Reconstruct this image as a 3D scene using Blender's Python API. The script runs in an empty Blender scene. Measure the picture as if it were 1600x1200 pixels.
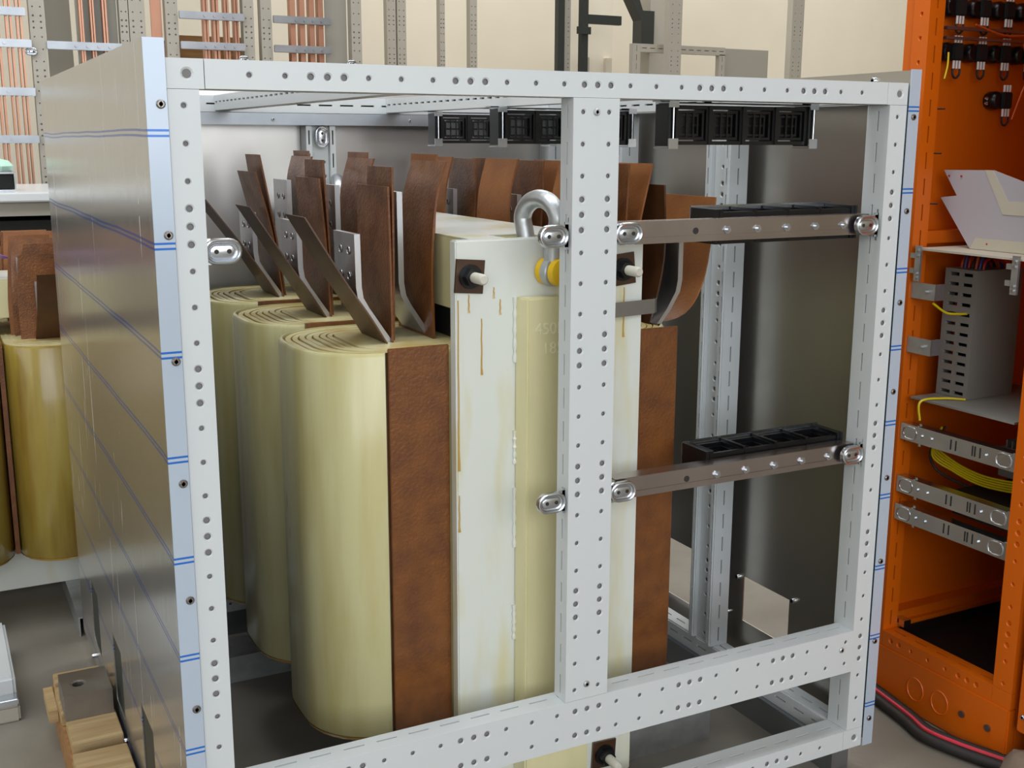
import bpy, bmesh, math, random
from mathutils import Vector, Matrix
random.seed(7)
S = bpy.context.scene
COL = S.collection
PI = math.pi

# ------------------------------------------------------------------ camera
cam_d = bpy.data.cameras.new('camera')
cam = bpy.data.objects.new('camera', cam_d); COL.objects.link(cam)
cam_d.sensor_width = 36.0
cam_d.lens = 1783.228 / 1600 * 36.0
cam_d.clip_start = 0.02
_ya, _pi, _ro = 0.476529, -0.209874, 0.003029
_fw = Vector((math.sin(_ya)*math.cos(_pi), math.cos(_ya)*math.cos(_pi), math.sin(_pi)))
_r = Vector((math.cos(_ya), -math.sin(_ya), 0)); _u = _r.cross(_fw)
_r2 = _r*math.cos(_ro) + _u*math.sin(_ro); _u2 = -_r*math.sin(_ro) + _u*math.cos(_ro)
_m = Matrix((_r2, _u2, -_fw)).transposed().to_4x4()
_m.translation = Vector((-0.276585, -1.432975, 1.104471))
cam.matrix_world = _m
S.camera = cam

# ------------------------------------------------------------------ world, lights, exposure
W = bpy.data.worlds.new('world'); S.world = W; W.use_nodes = True
W.node_tree.nodes['Background'].inputs[0].default_value = (0.86, 0.93, 1.0, 1)
W.node_tree.nodes['Background'].inputs[1].default_value = 0.6
def area(name, loc, rot, sx, sy, power, color):
    d = bpy.data.lights.new(name, 'AREA'); d.shape = 'RECTANGLE'; d.size = sx; d.size_y = sy
    d.energy = power; d.color = color
    o = bpy.data.objects.new(name, d); COL.objects.link(o); o.location = loc; o.rotation_euler = rot
    return o
# daylight through the roof lights; unseen area lights added behind camera and at left
area('skylight_daylight', (0.6, 0.2, 4.7), (0, 0, 0), 7.0, 1.6, 160, (0.92, 0.96, 1.0))
area('skylight_daylight', (4.2, 4.0, 4.7), (0, 0, 0), 6.0, 1.4, 170, (1.0, 0.98, 0.94))
area('unseen_fill', (-0.8, -4.8, 2.2), (math.radians(90), 0, 0), 6.0, 2.6, 175, (0.90, 0.95, 1.0))  # front fill added in place of a camera flash
area('unseen_fill', (-4.8, 0.6, 2.7), (0, math.radians(-90), 0), 2.2, 6.0, 65, (0.94, 0.98, 1.0))
S.view_settings.view_transform = 'Standard'; S.view_settings.look = 'None'
S.view_settings.gamma = 1.0; S.view_settings.use_curve_mapping = False
S.view_settings.exposure = 0.22

S.cycles.max_bounces = 7; S.cycles.diffuse_bounces = 3; S.cycles.glossy_bounces = 4
S.cycles.caustics_reflective = False; S.cycles.caustics_refractive = False; S.cycles.adaptive_threshold = 0.03

# ------------------------------------------------------------------ materials
MATS = {}
def nodes(name):
    m = bpy.data.materials.new(name); m.use_nodes = True
    return m, m.node_tree.nodes, m.node_tree.links, m.node_tree.nodes['Principled BSDF']
def mat(name, c, rough=0.5, metal=0.0, c2=None, scale=8.0, stretch=(1,1,1), detail=4.0, lo=0.35, hi=0.65,
        bump=0.0, bscale=60.0, coat=0.0, aniso=0.0, rvar=0.0, emis=0.0, alpha=1.0, spec=0.5):
    m, N, L, P = nodes(name)
    P.inputs['Base Color'].default_value = (*c, 1)
    P.inputs['Roughness'].default_value = rough; P.inputs['Metallic'].default_value = metal
    P.inputs['Specular IOR Level'].default_value = spec
    if coat: P.inputs['Coat Weight'].default_value = coat; P.inputs['Coat Roughness'].default_value = 0.12
    tc = N.new('ShaderNodeTexCoord'); mp = N.new('ShaderNodeMapping'); L.new(tc.outputs['Object'], mp.inputs['Vector'])
    mp.inputs['Scale'].default_value = stretch
    if c2 is not None or rvar:
        t = N.new('ShaderNodeTexNoise'); t.inputs['Scale'].default_value = scale; t.inputs['Detail'].default_value = detail
        L.new(mp.outputs[0], t.inputs['Vector'])
        if c2 is not None:
            r = N.new('ShaderNodeValToRGB'); r.color_ramp.elements[0].position = lo; r.color_ramp.elements[1].position = hi
            r.color_ramp.elements[0].color = (*c, 1); r.color_ramp.elements[1].color = (*c2, 1)
            L.new(t.outputs['Fac'], r.inputs['Fac']); L.new(r.outputs['Color'], P.inputs['Base Color'])
        if rvar:
            mr = N.new('ShaderNodeMapRange'); mr.inputs['To Min'].default_value = max(0.02, rough-rvar); mr.inputs['To Max'].default_value = rough+rvar
            L.new(t.outputs['Fac'], mr.inputs['Value']); L.new(mr.outputs[0], P.inputs['Roughness'])
    if bump:
        t2 = N.new('ShaderNodeTexNoise'); t2.inputs['Scale'].default_value = bscale; t2.inputs['Detail'].default_value = 3
        L.new(mp.outputs[0], t2.inputs['Vector'])
        b = N.new('ShaderNodeBump'); b.inputs['Strength'].default_value = bump; b.inputs['Distance'].default_value = 0.01
        L.new(t2.outputs['Fac'], b.inputs['Height']); L.new(b.outputs[0], P.inputs['Normal'])
    if emis:
        P.inputs['Emission Color'].default_value = (*c, 1); P.inputs['Emission Strength'].default_value = emis
    MATS[name] = m
    return m
def srgb(r, g, b):
    f = lambda v: (v/255/12.92) if v/255 <= 0.04045 else ((v/255+0.055)/1.055)**2.4
    return (f(r), f(g), f(b))
mat('white_paint', srgb(211,216,219), 0.36)
mat('grey_paint', srgb(180,174,162), 0.45)
mat('panel_grey', srgb(168,163,152), 0.5)
mat('cream_wall', srgb(230,222,205), 0.85, c2=srgb(222,214,196), scale=1.2)
mat('cream_resin', srgb(204,198,150), 0.3, c2=srgb(184,170,108), scale=7, stretch=(3,3,.35), lo=.42, hi=.75, coat=.15, rvar=.08)
mat('old_resin', srgb(158,138,62), 0.3, c2=srgb(120,88,28), scale=7, stretch=(3,3,.35), lo=.4, hi=.72, coat=.4)
mat('resin_edge', srgb(216,206,160), 0.35, c2=srgb(196,172,108), scale=14, lo=.4, hi=.7)
mat('varnished_white', srgb(222,226,220), 0.3, c2=srgb(214,204,150), scale=5, stretch=(2.5,2.5,.5), lo=.5, hi=.7, coat=.3)
mat('varnished_cream', srgb(222,214,170), 0.3, c2=srgb(212,206,160), scale=6, stretch=(2.5,2.5,.6), lo=.4, hi=.65, coat=.3)
mat('amber_drip', srgb(190,150,66), 0.2, coat=.5)
mat('brown_board', srgb(124,74,30), 0.42, c2=srgb(98,54,20), scale=24, lo=.35, hi=.7, bump=.15, bscale=180, rvar=.12, coat=.15)
mat('pale_brown_board', srgb(148,94,48), 0.5, c2=srgb(120,70,34), scale=10, lo=.35, hi=.7, bump=.1, bscale=180)
mat('dark_board', srgb(74,46,26), 0.28, c2=srgb(54,32,18), scale=14, lo=.35, hi=.7, coat=.4)
mat('strip_board', srgb(92,60,34), 0.5, c2=srgb(70,42,22), scale=14, lo=.35, hi=.7, coat=.08)
mat('crossbar_zinc', (.50,.45,.44), 0.26, 1.0, c2=(.42,.37,.36), scale=8)  # brownish tint: reflection of dark surroundings put into the base colour
mat('aluminium', (.62,.62,.64), 0.32, 1.0, c2=(.5,.5,.53), scale=12, stretch=(1,1,.3), rvar=.08)
mat('aluminium_cut', (.86,.87,.9), 0.42, 1.0)
mat('zinc', (.66,.69,.73), 0.24, 1.0, c2=(.56,.6,.66), scale=14, rvar=.08)
mat('zinc_dull', (.42,.45,.49), 0.4, 1.0, c2=(.34,.37,.41), scale=10)
mat('galvanised', (.55,.58,.6), 0.42, 0.9, c2=(.46,.48,.5), scale=30, bump=.1)
mat('steel_dark', (.24,.22,.2), 0.35, 0.9)
mat('steel_block', srgb(150,146,142), 0.42, 0.8, c2=srgb(126,120,116), scale=9)
mat('black_plastic', srgb(13,14,17), 0.28)
mat('black_matt', srgb(14,14,14), 0.7)
mat('core_black', srgb(30,32,34), 0.5)
mat('yellow_paint', srgb(224,182,16), 0.35)
mat('copper', (.60,.32,.22), 0.42, 0.8, c2=(.46,.24,.16), scale=6, stretch=(1,1,.4))
mat('stud_white', srgb(206,204,190), 0.45)
mat('orange_paint', srgb(216,100,6), 0.4)
mat('psu_grey', srgb(140,138,132), 0.5)
mat('sheet_lilac', srgb(190,184,190), 0.5)
mat('sheet_edge', srgb(206,198,180), 0.6)
mat('concrete', srgb(146,141,132), 0.5, c2=srgb(114,107,95), scale=2.6, detail=8, lo=.3, hi=.7, bump=.06, bscale=40, rvar=.15)
mat('wood', srgb(188,164,122), 0.75, c2=srgb(158,130,90), scale=9, stretch=(.6,7,7), lo=.3, hi=.7, bump=.1, bscale=60)
mat('wood_side', srgb(168,126,78), 0.75, c2=srgb(140,98,58), scale=9, stretch=(.6,7,7))
mat('yellow_wire', srgb(222,196,20), 0.4)
mat('green_wire', srgb(30,130,60), 0.4)
mat('red_wire', srgb(190,40,30), 0.45)
mat('orange_wire', srgb(200,80,20), 0.45)
mat('blue_wire', srgb(50,70,150), 0.45)
mat('red_stripe', srgb(214,50,70), 0.45)
mat('black_rubber', srgb(34,30,30), 0.6)
mat('white_sleeve', srgb(220,216,214), 0.4)
mat('purple_plastic', srgb(130,96,150), 0.3)
mat('mint_cloth', srgb(190,230,215), 0.7)
mat('white_gloss', srgb(232,236,238), 0.2)
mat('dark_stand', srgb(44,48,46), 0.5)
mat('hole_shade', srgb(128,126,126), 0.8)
mat('back_sheet', (.60,.585,.57), 0.32, 1.0, c2=(.5,.49,.48), scale=2.2, rvar=.1, bump=.04, bscale=4)
mat('hole_dark', srgb(40,38,38), 0.7)
mat('ceiling_paint', srgb(205,204,200), 0.9)

def film_material():
    """brushed sheet under a clear protective film with printed pairs of blue lines every 150 mm"""
    m, N, L, P = nodes('film_sheet')
    tc = N.new('ShaderNodeTexCoord'); sp = N.new('ShaderNodeSeparateXYZ'); L.new(tc.outputs["Object"], sp.inputs[0])
    nz = N.new('ShaderNodeTexNoise'); nz.inputs['Scale'].default_value = 2.2; L.new(tc.outputs['Object'], nz.inputs['Vector'])
    def M(op, a, b=None):
        n = N.new('ShaderNodeMath'); n.operation = op
        for i, v in enumerate((a, b)):
            if v is None: continue
            if isinstance(v, (int, float)): n.inputs[i].default_value = v
            else: L.new(v, n.inputs[i])
        return n.outputs[0]
    wob = M('MULTIPLY', M('SUBTRACT', nz.outputs['Fac'], 0.5), 0.012)
    wob = M('MULTIPLY', wob, M('GREATER_THAN', sp.outputs['Y'], 0.02))
    z = M('ADD', M('ADD', sp.outputs['Z'], wob), 0.0)
    md = M('MULTIPLY', M('FRACT', M('DIVIDE', M("ADD", z, 0.1345+0.007), 0.1345)), 0.1345)
    l1 = M('LESS_THAN', M('ABSOLUTE', M('SUBTRACT', md, 0.04)), 0.0014)
    l2 = M('LESS_THAN', M('ABSOLUTE', M('SUBTRACT', md, 0.0465)), 0.0014)
    ln = M('MAXIMUM', l1, l2)
    # fine vertical scratches
    mp = N.new('ShaderNodeMapping'); mp.inputs['Scale'].default_value = (1, 60, 2.0); mp.inputs['Rotation'].default_value = (0.12, 0, 0)
    L.new(tc.outputs['Object'], mp.inputs['Vector'])
    sc = N.new('ShaderNodeTexNoise'); sc.inputs['Scale'].default_value = 1.6; sc.inputs['Detail'].default_value = 6; L.new(mp.outputs[0], sc.inputs['Vector'])
    cl = N.new('ShaderNodeTexNoise'); cl.inputs['Scale'].default_value = 3.0; L.new(tc.outputs['Object'], cl.inputs['Vector'])
    scr = M('MULTIPLY', M('GREATER_THAN', sc.outputs['Fac'], 0.66), M('GREATER_THAN', cl.outputs['Fac'], 0.5))
    mx = N.new('ShaderNodeMix'); mx.data_type = 'RGBA'; mx.inputs['A'].default_value = (.58,.57,.555,1); mx.inputs['B'].default_value = (.8,.8,.8,1)
    L.new(M('MULTIPLY', scr, 0.5), mx.inputs['Factor'])
    mx2 = N.new('ShaderNodeMix'); mx2.data_type = 'RGBA'; mx2.inputs['B'].default_value = (.03,.09,.32,1)
    L.new(mx.outputs['Result'], mx2.inputs['A']); L.new(ln, mx2.inputs['Factor'])
    L.new(mx2.outputs['Result'], P.inputs['Base Color'])
    L.new(M('SUBTRACT', 0.8, M('ADD', M('MULTIPLY', ln, 0.7), M('MULTIPLY', scr, 0.3))), P.inputs['Metallic'])
    L.new(M('ADD', 0.15, M('ADD', M('MULTIPLY', scr, 0.25), M('MULTIPLY', sc.outputs['Fac'], 0.12))), P.inputs['Roughness'])
    bp = N.new('ShaderNodeBump'); bp.inputs['Strength'].default_value = .12; bp.inputs['Distance'].default_value = .004
    wv = N.new('ShaderNodeTexNoise'); wv.inputs['Scale'].default_value = 5.0; L.new(tc.outputs['Object'], wv.inputs['Vector'])
    L.new(wv.outputs['Fac'], bp.inputs['Height']); L.new(bp.outputs[0], P.inputs['Normal'])
    MATS['film_sheet'] = m
    # flange: same film on the folded edge, front light painted in as pale blue white
    m2 = m.copy(); m2.name = 'film_flange'; P2 = m2.node_tree.nodes['Principled BSDF']
    for n in m2.node_tree.nodes:
        if n.type == 'MIX' and abs(n.inputs['A'].default_value[0]-.58) < .01:
            n.inputs['A'].default_value = (*srgb(184,197,214), 1)
        if n.type == 'MIX' and n.inputs['B'].default_value[2] > .3 and n.inputs['B'].default_value[0] < .1:
            n.inputs['B'].default_value = (*srgb(40,110,200), 1)
    for l in list(m2.node_tree.links):
        if l.to_socket == P2.inputs['Metallic']: m2.node_tree.links.remove(l)
    P2.inputs['Metallic'].default_value = 0.1
    MATS['film_flange'] = m2
film_material()
mat('sheet_inside', (.64,.61,.56), 0.30, 0.92, c2=(.54,.51,.46), scale=3, stretch=(1,1,.6), rvar=.08, bump=.03, bscale=6)

# ------------------------------------------------------------------ mesh helpers
class MB:
    def __init__(s): s.v = []; s.f = []
    def add(s, vs, fs):
        o = len(s.v); s.v += [tuple(v) for v in vs]; s.f += [tuple(i+o for i in f) for f in fs]; return s
    def box(s, a, b):
        x0,y0,z0 = a; x1,y1,z1 = b
        return s.add([(x0,y0,z0),(x1,y0,z0),(x1,y1,z0),(x0,y1,z0),(x0,y0,z1),(x1,y0,z1),(x1,y1,z1),(x0,y1,z1)],
                     [(0,3,2,1),(4,5,6,7),(0,1,5,4),(1,2,6,5),(2,3,7,6),(3,0,4,7)])
    def prism(s, poly, axis, t0, t1):
        """poly: list of 2D points in the two other axes (cyclic order x->y->z), extruded along axis"""
        n = len(poly)
        def P(p, t):
            return {'x': (t, p[0], p[1]), 'y': (p[0], t, p[1]), 'z': (p[0], p[1], t)}[axis]
        vs = [P(p, t0) for p in poly] + [P(p, t1) for p in poly]
        fs = [tuple(range(n))[::-1], tuple(range(n, 2*n))] + [(i, (i+1) % n, n+(i+1) % n, n+i) for i in range(n)]
        return s.add(vs, fs)
    def tube(s, pts, r, n=10, cap=True, closed=False):
        pts = [Vector(p) for p in pts]; rs = r if isinstance(r, (list, tuple)) else [r]*len(pts)
        up = None; rings = []
        for i, p in enumerate(pts):
            a = pts[i-1] if (i > 0 or closed) else p
            b = pts[(i+1) % len(pts)] if (i < len(pts)-1 or closed) else p
            d = (b-a).normalized()
            if up is None:
                up = Vector((0,0,1)) if abs(d.z) < .9 else Vector((1,0,0))
            sd = d.cross(up).normalized(); up = sd.cross(d).normalized()
            rings.append([p + sd*math.cos(2*PI*k/n)*rs[i] + up*math.sin(2*PI*k/n)*rs[i] for k in range(n)])
        vs = [v for R in rings for v in R]; fs = []
        m = len(pts)
        for i in range(m if closed else m-1):
            j = (i+1) % m
            for k in range(n): fs.append((i*n+k, i*n+(k+1) % n, j*n+(k+1) % n, j*n+k))
        if cap and not closed: fs += [tuple(range(n))[::-1], tuple(range((m-1)*n, m*n))]
        return s.add(vs, fs)
    def cyl(s, a, b, r, n=16, r2=None): return s.tube([a, b], [r, r if r2 is None else r2], n)
    def build(s, name, m, parent=None, smooth=False, bevel=0.0, loc=None):
        me = bpy.data.meshes.new(name); me.from_pydata(s.v, [], s.f)
        bm = bmesh.new(); bm.from_mesh(me); bmesh.ops.recalc_face_normals(bm, faces=bm.faces)
        if bevel:
            bmesh.ops.bevel(bm, geom=[e for e in bm.edges if e.is_manifold and e.calc_face_angle(0) > .5], offset=bevel, segments=2, affect='EDGES', clamp_overlap=True)
        bm.to_mesh(me); bm.free()
        o = bpy.data.objects.new(name, me); COL.objects.link(o)
        me.materials.append(MATS[m] if isinstance(m, str) else m)
        if smooth:
            for p in me.polygons: p.use_smooth = True
            try: me.set_sharp_from_angle(angle=math.radians(40))
            except Exception: pass
        if parent: o.parent = parent
        if loc: o.location = loc
        return o
def tag(o, label, cat, group=None):
    o['label'] = label; o['category'] = cat
    if group: o['group'] = group
    return o
def thing(name, label, cat, loc=(0,0,0), group=None):
    o = bpy.data.objects.new(name, None); COL.objects.link(o); o.location = loc; o.empty_display_size = .05
    return tag(o, label, cat, group)
def struct(o): o['kind'] = 'structure'; return o
def copy_tree(o, parent=None):
    c = o.copy(); COL.objects.link(c); c.parent = parent
    for ch in list(o.children): copy_tree(ch, c)
    return c

TRI = [-.022, 0, .022]
def hole_run(L, start=0.0, period=.2):
    """positions of the punched holes along a member: a close triple every 200 mm and three singles between"""
    out = []
    k = -1
    while k*period < L + period:
        for t in TRI + [.055, .1, .145]:
            p = k*period + t - start
            if .012 < p < L-.012: out.append((p, .0042 if t in TRI else .0031))
        k += 1
    return sorted(out)
def perf_face(mb, O, U, V, L, Wd, rows, depth=.0045, Nn=None):
    """rectangular sheet face L x Wd at O spanned by U,V with countersunk round holes; rows: list of (v, [(u,r)])"""
    O, U, V = Vector(O), Vector(U), Vector(V)
    Nn = Vector(Nn) if Nn is not None else U.cross(V)
    rows = sorted(rows)
    vb = [0] + [(rows[i][0]+rows[i+1][0])/2 for i in range(len(rows)-1)] + [Wd]
    for ri, (v, hs) in enumerate(rows):
        v0, v1 = vb[ri], vb[ri+1]
        ub = [0] + [(hs[i][0]+hs[i+1][0])/2 for i in range(len(hs)-1)] + [L]
        for hi, (u, r) in enumerate(hs):
            u0, u1 = ub[hi], ub[hi+1]
            cs = sorted([math.atan2(y-v, x-u) % (2*PI) for x in (u0, u1) for y in (v0, v1)])
            ang = sorted(set([round(a, 5) for a in cs] + [round(k*PI/6+.01, 5) for k in range(12)]))
            outr, r1, r2, r3 = [], [], [], []
            for a in ang:
                ca, sa = math.cos(a), math.sin(a)
                t = min([(u1-u)/ca if ca > 1e-6 else 9e9, (u0-u)/ca if ca < -1e-6 else 9e9,
                         (v1-v)/sa if sa > 1e-6 else 9e9, (v0-v)/sa if sa < -1e-6 else 9e9])
                outr.append(O+U*(u+t*ca)+V*(v+t*sa))
                r1.append(O+U*(u+r*1.45*ca)+V*(v+r*1.45*sa))
                r2.append(O+U*(u+r*ca)+V*(v+r*sa)-Nn*.0018)
                r3.append(O+U*(u+r*ca)+V*(v+r*sa)-Nn*depth)
            n = len(ang); fs = []
            for q in range(3):
                for k in range(n): fs.append((q*n+k, q*n+(k+1) % n, (q+1)*n+(k+1) % n, (q+1)*n+k))
            fs.append(tuple(range(3*n, 4*n)))
            mb.add(outr+r1+r2+r3, fs)
def slot_face(mb, O, U, V, L, Wd, v, ln=.032, gap=.018, w=.0035, depth=.006, Nn=None):
    O, U, V = Vector(O), Vector(U), Vector(V); Nn = Vector(Nn) if Nn is not None else U.cross(V)
    n = max(1, int(L/(ln+gap))); st = L/n
    for i in range(n):
        a, b = i*st, (i+1)*st; p, q = a+(st-ln)/2, b-(st-ln)/2
        R = [(a,0),(b,0),(b,Wd),(a,Wd)]; I = [(p,v-w/2),(q,v-w/2),(q,v+w/2),(p,v+w/2)]
        vs = [O+U*x+V*y for x,y in R] + [O+U*x+V*y for x,y in I] + [O+U*x+V*y-Nn*depth for x,y in I]
        fs = [(k, (k+1) % 4, 4+(k+1) % 4, 4+k) for k in range(4)] + [(4+k, 4+(k+1) % 4, 8+(k+1) % 4, 8+k) for k in range(4)]
        mb.add(vs, fs)
def member(name, parent, a, b, feats, m='white_paint', start=0.0, hs_scale=1.0):
    """hollow box-section member between corners a,b; feats: {side: ('holes', nrows) | ('slots', frac)}; length along its longest axis"""
    a = Vector(a); b = Vector(b); d = b-a
    ax = max(range(3), key=lambda i: d[i]); L = d[ax]
    E = [Vector((1,0,0)), Vector((0,1,0)), Vector((0,0,1))]
    mb = MB()
    for sd in ('-x','+x','-y','+y','-z','+z'):
        i = 'xyz'.index(sd[1]); sg = 1 if sd[0] == '+' else -1
        Nn = E[i]*sg
        O = Vector(a); 
        if sg > 0: O[i] = b[i]
        if i == ax:
            o1, o2 = [k for k in range(3) if k != ax]
            mb.add([O, O+E[o1]*d[o1], O+E[o1]*d[o1]+E[o2]*d[o2], O+E[o2]*d[o2]], [(0,1,2,3)]); continue
        oth = [k for k in range(3) if k not in (i, ax)][0]
        Wd = d[oth]; f = feats.get(sd)
        if f is None:
            mb.add([O, O+E[ax]*L, O+E[ax]*L+E[oth]*Wd, O+E[oth]*Wd], [(0,1,2,3)])
        elif f[0] == 'holes':
            hs = [(u, r*hs_scale) for u, r in hole_run(L, start)]
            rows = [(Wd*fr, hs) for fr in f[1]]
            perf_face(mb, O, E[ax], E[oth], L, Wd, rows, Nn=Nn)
        else:
            slot_face(mb, O, E[ax], E[oth], L, Wd, Wd*f[1], Nn=Nn, **(f[2] if len(f) > 2 else {}))
    me = bpy.data.meshes.new(name); me.from_pydata(mb.v, [], mb.f)
    bm = bmesh.new(); bm.from_mesh(me); bmesh.ops.remove_doubles(bm, verts=bm.verts, dist=1e-5)
    bmesh.ops.recalc_face_normals(bm, faces=bm.faces)
    cand = []
    for e in bm.edges:
        if len(e.link_faces) == 2:
            c = (e.verts[0].co, e.verts[1].co)
            on = 0
            for k in range(3):
                if k == ax: continue
                if all(abs(p[k]-a[k]) < 1e-5 for p in c) or all(abs(p[k]-b[k]) < 1e-5 for p in c): on += 1
            if on == 2: cand.append(e)
    if cand:
        try: bmesh.ops.bevel(bm, geom=cand, offset=.0028, segments=2, affect='EDGES', clamp_overlap=True)
        except Exception: pass
    bm.to_mesh(me); bm.free()
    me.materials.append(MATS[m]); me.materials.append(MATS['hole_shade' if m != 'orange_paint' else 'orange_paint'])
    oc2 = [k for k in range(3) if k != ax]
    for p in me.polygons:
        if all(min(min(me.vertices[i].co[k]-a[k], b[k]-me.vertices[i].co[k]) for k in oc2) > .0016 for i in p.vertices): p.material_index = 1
    o = bpy.data.objects.new(name, me); COL.objects.link(o); o.parent = parent
    return o
def rrect(hx, hy, r, n=10):
    r = min(r, hx-1e-4, hy-1e-4); out = []
    for cx, cy, a0 in ((hx-r, hy-r, 0), (-hx+r, hy-r, PI/2), (-hx+r, -hy+r, PI), (hx-r, -hy+r, 1.5*PI)):
        for k in range(n+1):
            a = a0 + PI/2*k/n; out.append((cx+r*math.cos(a), cy+r*math.sin(a)))
    return out
def sheet(prof, thick):
    """bent sheet: prof = list of (x, z, y0, y1); thickness is in x"""
    mb = MB(); n = len(prof); vs = []
    for x, z, y0, y1 in prof:
        vs += [(x,y0,z),(x+thick,y0,z),(x+thick,y1,z),(x,y1,z)]
    fs = [(0,1,2,3), tuple((n-1)*4+k for k in (3,2,1,0))]
    for i in range(n-1):
        for k in range(4): fs.append((i*4+k, i*4+(k+1) % 4, (i+1)*4+(k+1) % 4, (i+1)*4+k))
    return mb.add(vs, fs)
def smooth_prof(pts, n=5):
    """Catmull-Rom through (x,z,y0,y1) control rows"""
    out = []
    P = [pts[0]] + list(pts) + [pts[-1]]
    for i in range(1, len(P)-2):
        for k in range(n):
            t = k/n; q = []
            for c in range(4):
                p0,p1,p2,p3 = P[i-1][c],P[i][c],P[i+1][c],P[i+2][c]
                q.append(.5*(2*p1+(p2-p0)*t+(2*p0-5*p1+4*p2-p3)*t*t+(3*p1-p0-3*p2+p3)*t**3))
            out.append(tuple(q))
    return out + [tuple(pts[-1])]
def curve_pts(pts, n=6):
    out = []; P = [pts[0]] + list(pts) + [pts[-1]]
    for i in range(1, len(P)-2):
        for k in range(n):
            t = k/n
            out.append(tuple(.5*(2*P[i][c]+(P[i+1][c]-P[i-1][c])*t+(2*P[i-1][c]-5*P[i][c]+4*P[i+1][c]-P[i+2][c])*t*t
                       +(3*P[i][c]-P[i-1][c]-3*P[i+1][c]+P[i+2][c])*t**3) for c in range(3)))
    return out + [tuple(pts[-1])]

FZ = -.06      # floor level below the underside of the cabinet frame
# ------------------------------------------------------------------ hall
def slab(name, a, b, m): return struct(MB().box(a, b).build(name, m))
slab('floor', (-5,-5,FZ-.2), (9,6.2,FZ), 'concrete')
slab('wall_back', (-5,6.0,FZ), (9,6.2,5), 'cream_wall')
slab('wall_left', (-5.2,-5,FZ), (-5,6.2,5), 'cream_wall')
slab('wall_right', (9,-5,FZ), (9.2,6.2,5), 'cream_wall')
slab('wall_front', (-5,-5.2,FZ), (9,-5,5), 'cream_wall')
slab('ceiling', (-5,-5.2,5), (9.2,6.2,5.2), 'ceiling_paint')

# ------------------------------------------------------------------ the white cabinet frame
def stadium(hx, hz, n=8):
    out = []
    for cx, a0 in ((hx-hz, -PI/2), (-hx+hz, PI/2)):
        for k in range(n+1):
            a = a0 + PI*k/n; out.append((cx+hz*math.cos(a), hz*math.sin(a)))
    return out
def oval_bracket(parent, c, side, tab=True):
    """pressed oval fixing plate facing the front, with a stepped tab that goes behind the post on side (-1/+1)"""
    mb = MB(); vs = []
    rings = [(.0245,.0165,.004),(.0245,.0165,-.001),(.0236,.0156,-.0035),(.0218,.0138,-.0042),(.0200,.0120,-.0032),(.0188,.0108,.0),(.0168,.0088,.0008),(.0156,.0076,-.0008),(.0146,.0066,-.0012)]
    for hx, hz, y in rings: vs += [(px, y, pz) for px, pz in stadium(hx, hz)]
    n = len(stadium(.02,.01)); fs = [tuple(range(n)), tuple(range((len(rings)-1)*n, len(rings)*n))]
    for i in range(len(rings)-1):
        for k in range(n): fs.append((i*n+k, i*n+(k+1) % n, (i+1)*n+(k+1) % n, (i+1)*n+k))
    mb.add(vs, fs)
    x0 = side*.014; x1 = side*.034
    for w, h in ((x0, .0165), (side*.02, .020), (side*.026, .026)) if tab else ():
        mb.box((min(w, x1), 0.0025, -h), (max(w, x1), .0045, h))
    o = mb.build('fixing_bracket', 'zinc', parent, smooth=True)
    o.location = c
    for dx in (-.008, .008):
        s = MB().cyl((dx, -.0018, 0), (dx, .0, 0), .0030, 10).build('fixing_hole', 'hole_dark', o)
    return o
def screw(parent, c, axis, r=.0055, m='steel_dark', h=.003):
    c = Vector(c); d = {'-y': Vector((0,-1,0)), '+y': Vector((0,1,0)), '-x': Vector((-1,0,0)), '+x': Vector((1,0,0)), '-z': Vector((0,0,-1))}[axis]
    mb = MB().tube([c, c+d*h*.6, c+d*h, c+d*h, c+d*h*.4], [r, r, r*.75, r*.45, r*.4], 12)
    return mb.build('screw', m, parent, smooth=True)

fr = thing('cabinet_frame', 'white perforated steel cabinet frame standing open around the large transformer', 'cabinet frame')
H1, H2 = ('holes', (.5,)), ('holes', (.24,.77))
SL = ('slots', .5); SLT = ('slots', .3)
PW = .038
# front
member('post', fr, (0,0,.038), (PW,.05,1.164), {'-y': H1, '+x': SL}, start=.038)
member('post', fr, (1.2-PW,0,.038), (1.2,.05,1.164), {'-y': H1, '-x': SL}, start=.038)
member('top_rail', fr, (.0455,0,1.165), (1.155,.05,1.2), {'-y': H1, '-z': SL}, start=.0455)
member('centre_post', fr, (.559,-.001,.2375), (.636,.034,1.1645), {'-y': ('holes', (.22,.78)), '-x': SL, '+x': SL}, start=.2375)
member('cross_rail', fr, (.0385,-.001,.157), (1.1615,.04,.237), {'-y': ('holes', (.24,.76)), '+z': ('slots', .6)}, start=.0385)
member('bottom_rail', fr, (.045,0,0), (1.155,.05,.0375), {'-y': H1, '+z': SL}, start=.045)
for x0 in (0, 1.1555):
    for z0, z1 in ((0,.0375), (1.1645,1.2)):
        mb = MB(); L = .0445
        perf_face(mb, (x0,0,z0), (1,0,0), (0,0,1), L, z1-z0, [((z1-z0)/2, [(L*(.62 if x0 else .55), .0056)])], Nn=(0,-1,0))
        mb.add([(x0,0,z0),(x0+L,0,z0),(x0+L,0,z1),(x0,0,z1),(x0,.05,z0),(x0+L,.05,z0),(x0+L,.05,z1),(x0,.05,z1)],
               [(0,1,5,4),(1,2,6,5),(2,3,7,6),(3,0,4,7),(4,5,6,7)])
        cbk = mb.build('corner_block', 'white_paint', fr)
        xc = x0+L*(.62 if x0 else .55); zc = (z0+z1)/2
        MB().cyl((xc,.0020,zc),(xc,.004,zc),.0055,12).build('corner_hole_shade', 'hole_shade', cbk)  # dark cap painting shade into the corner hole, no bolt
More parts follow.
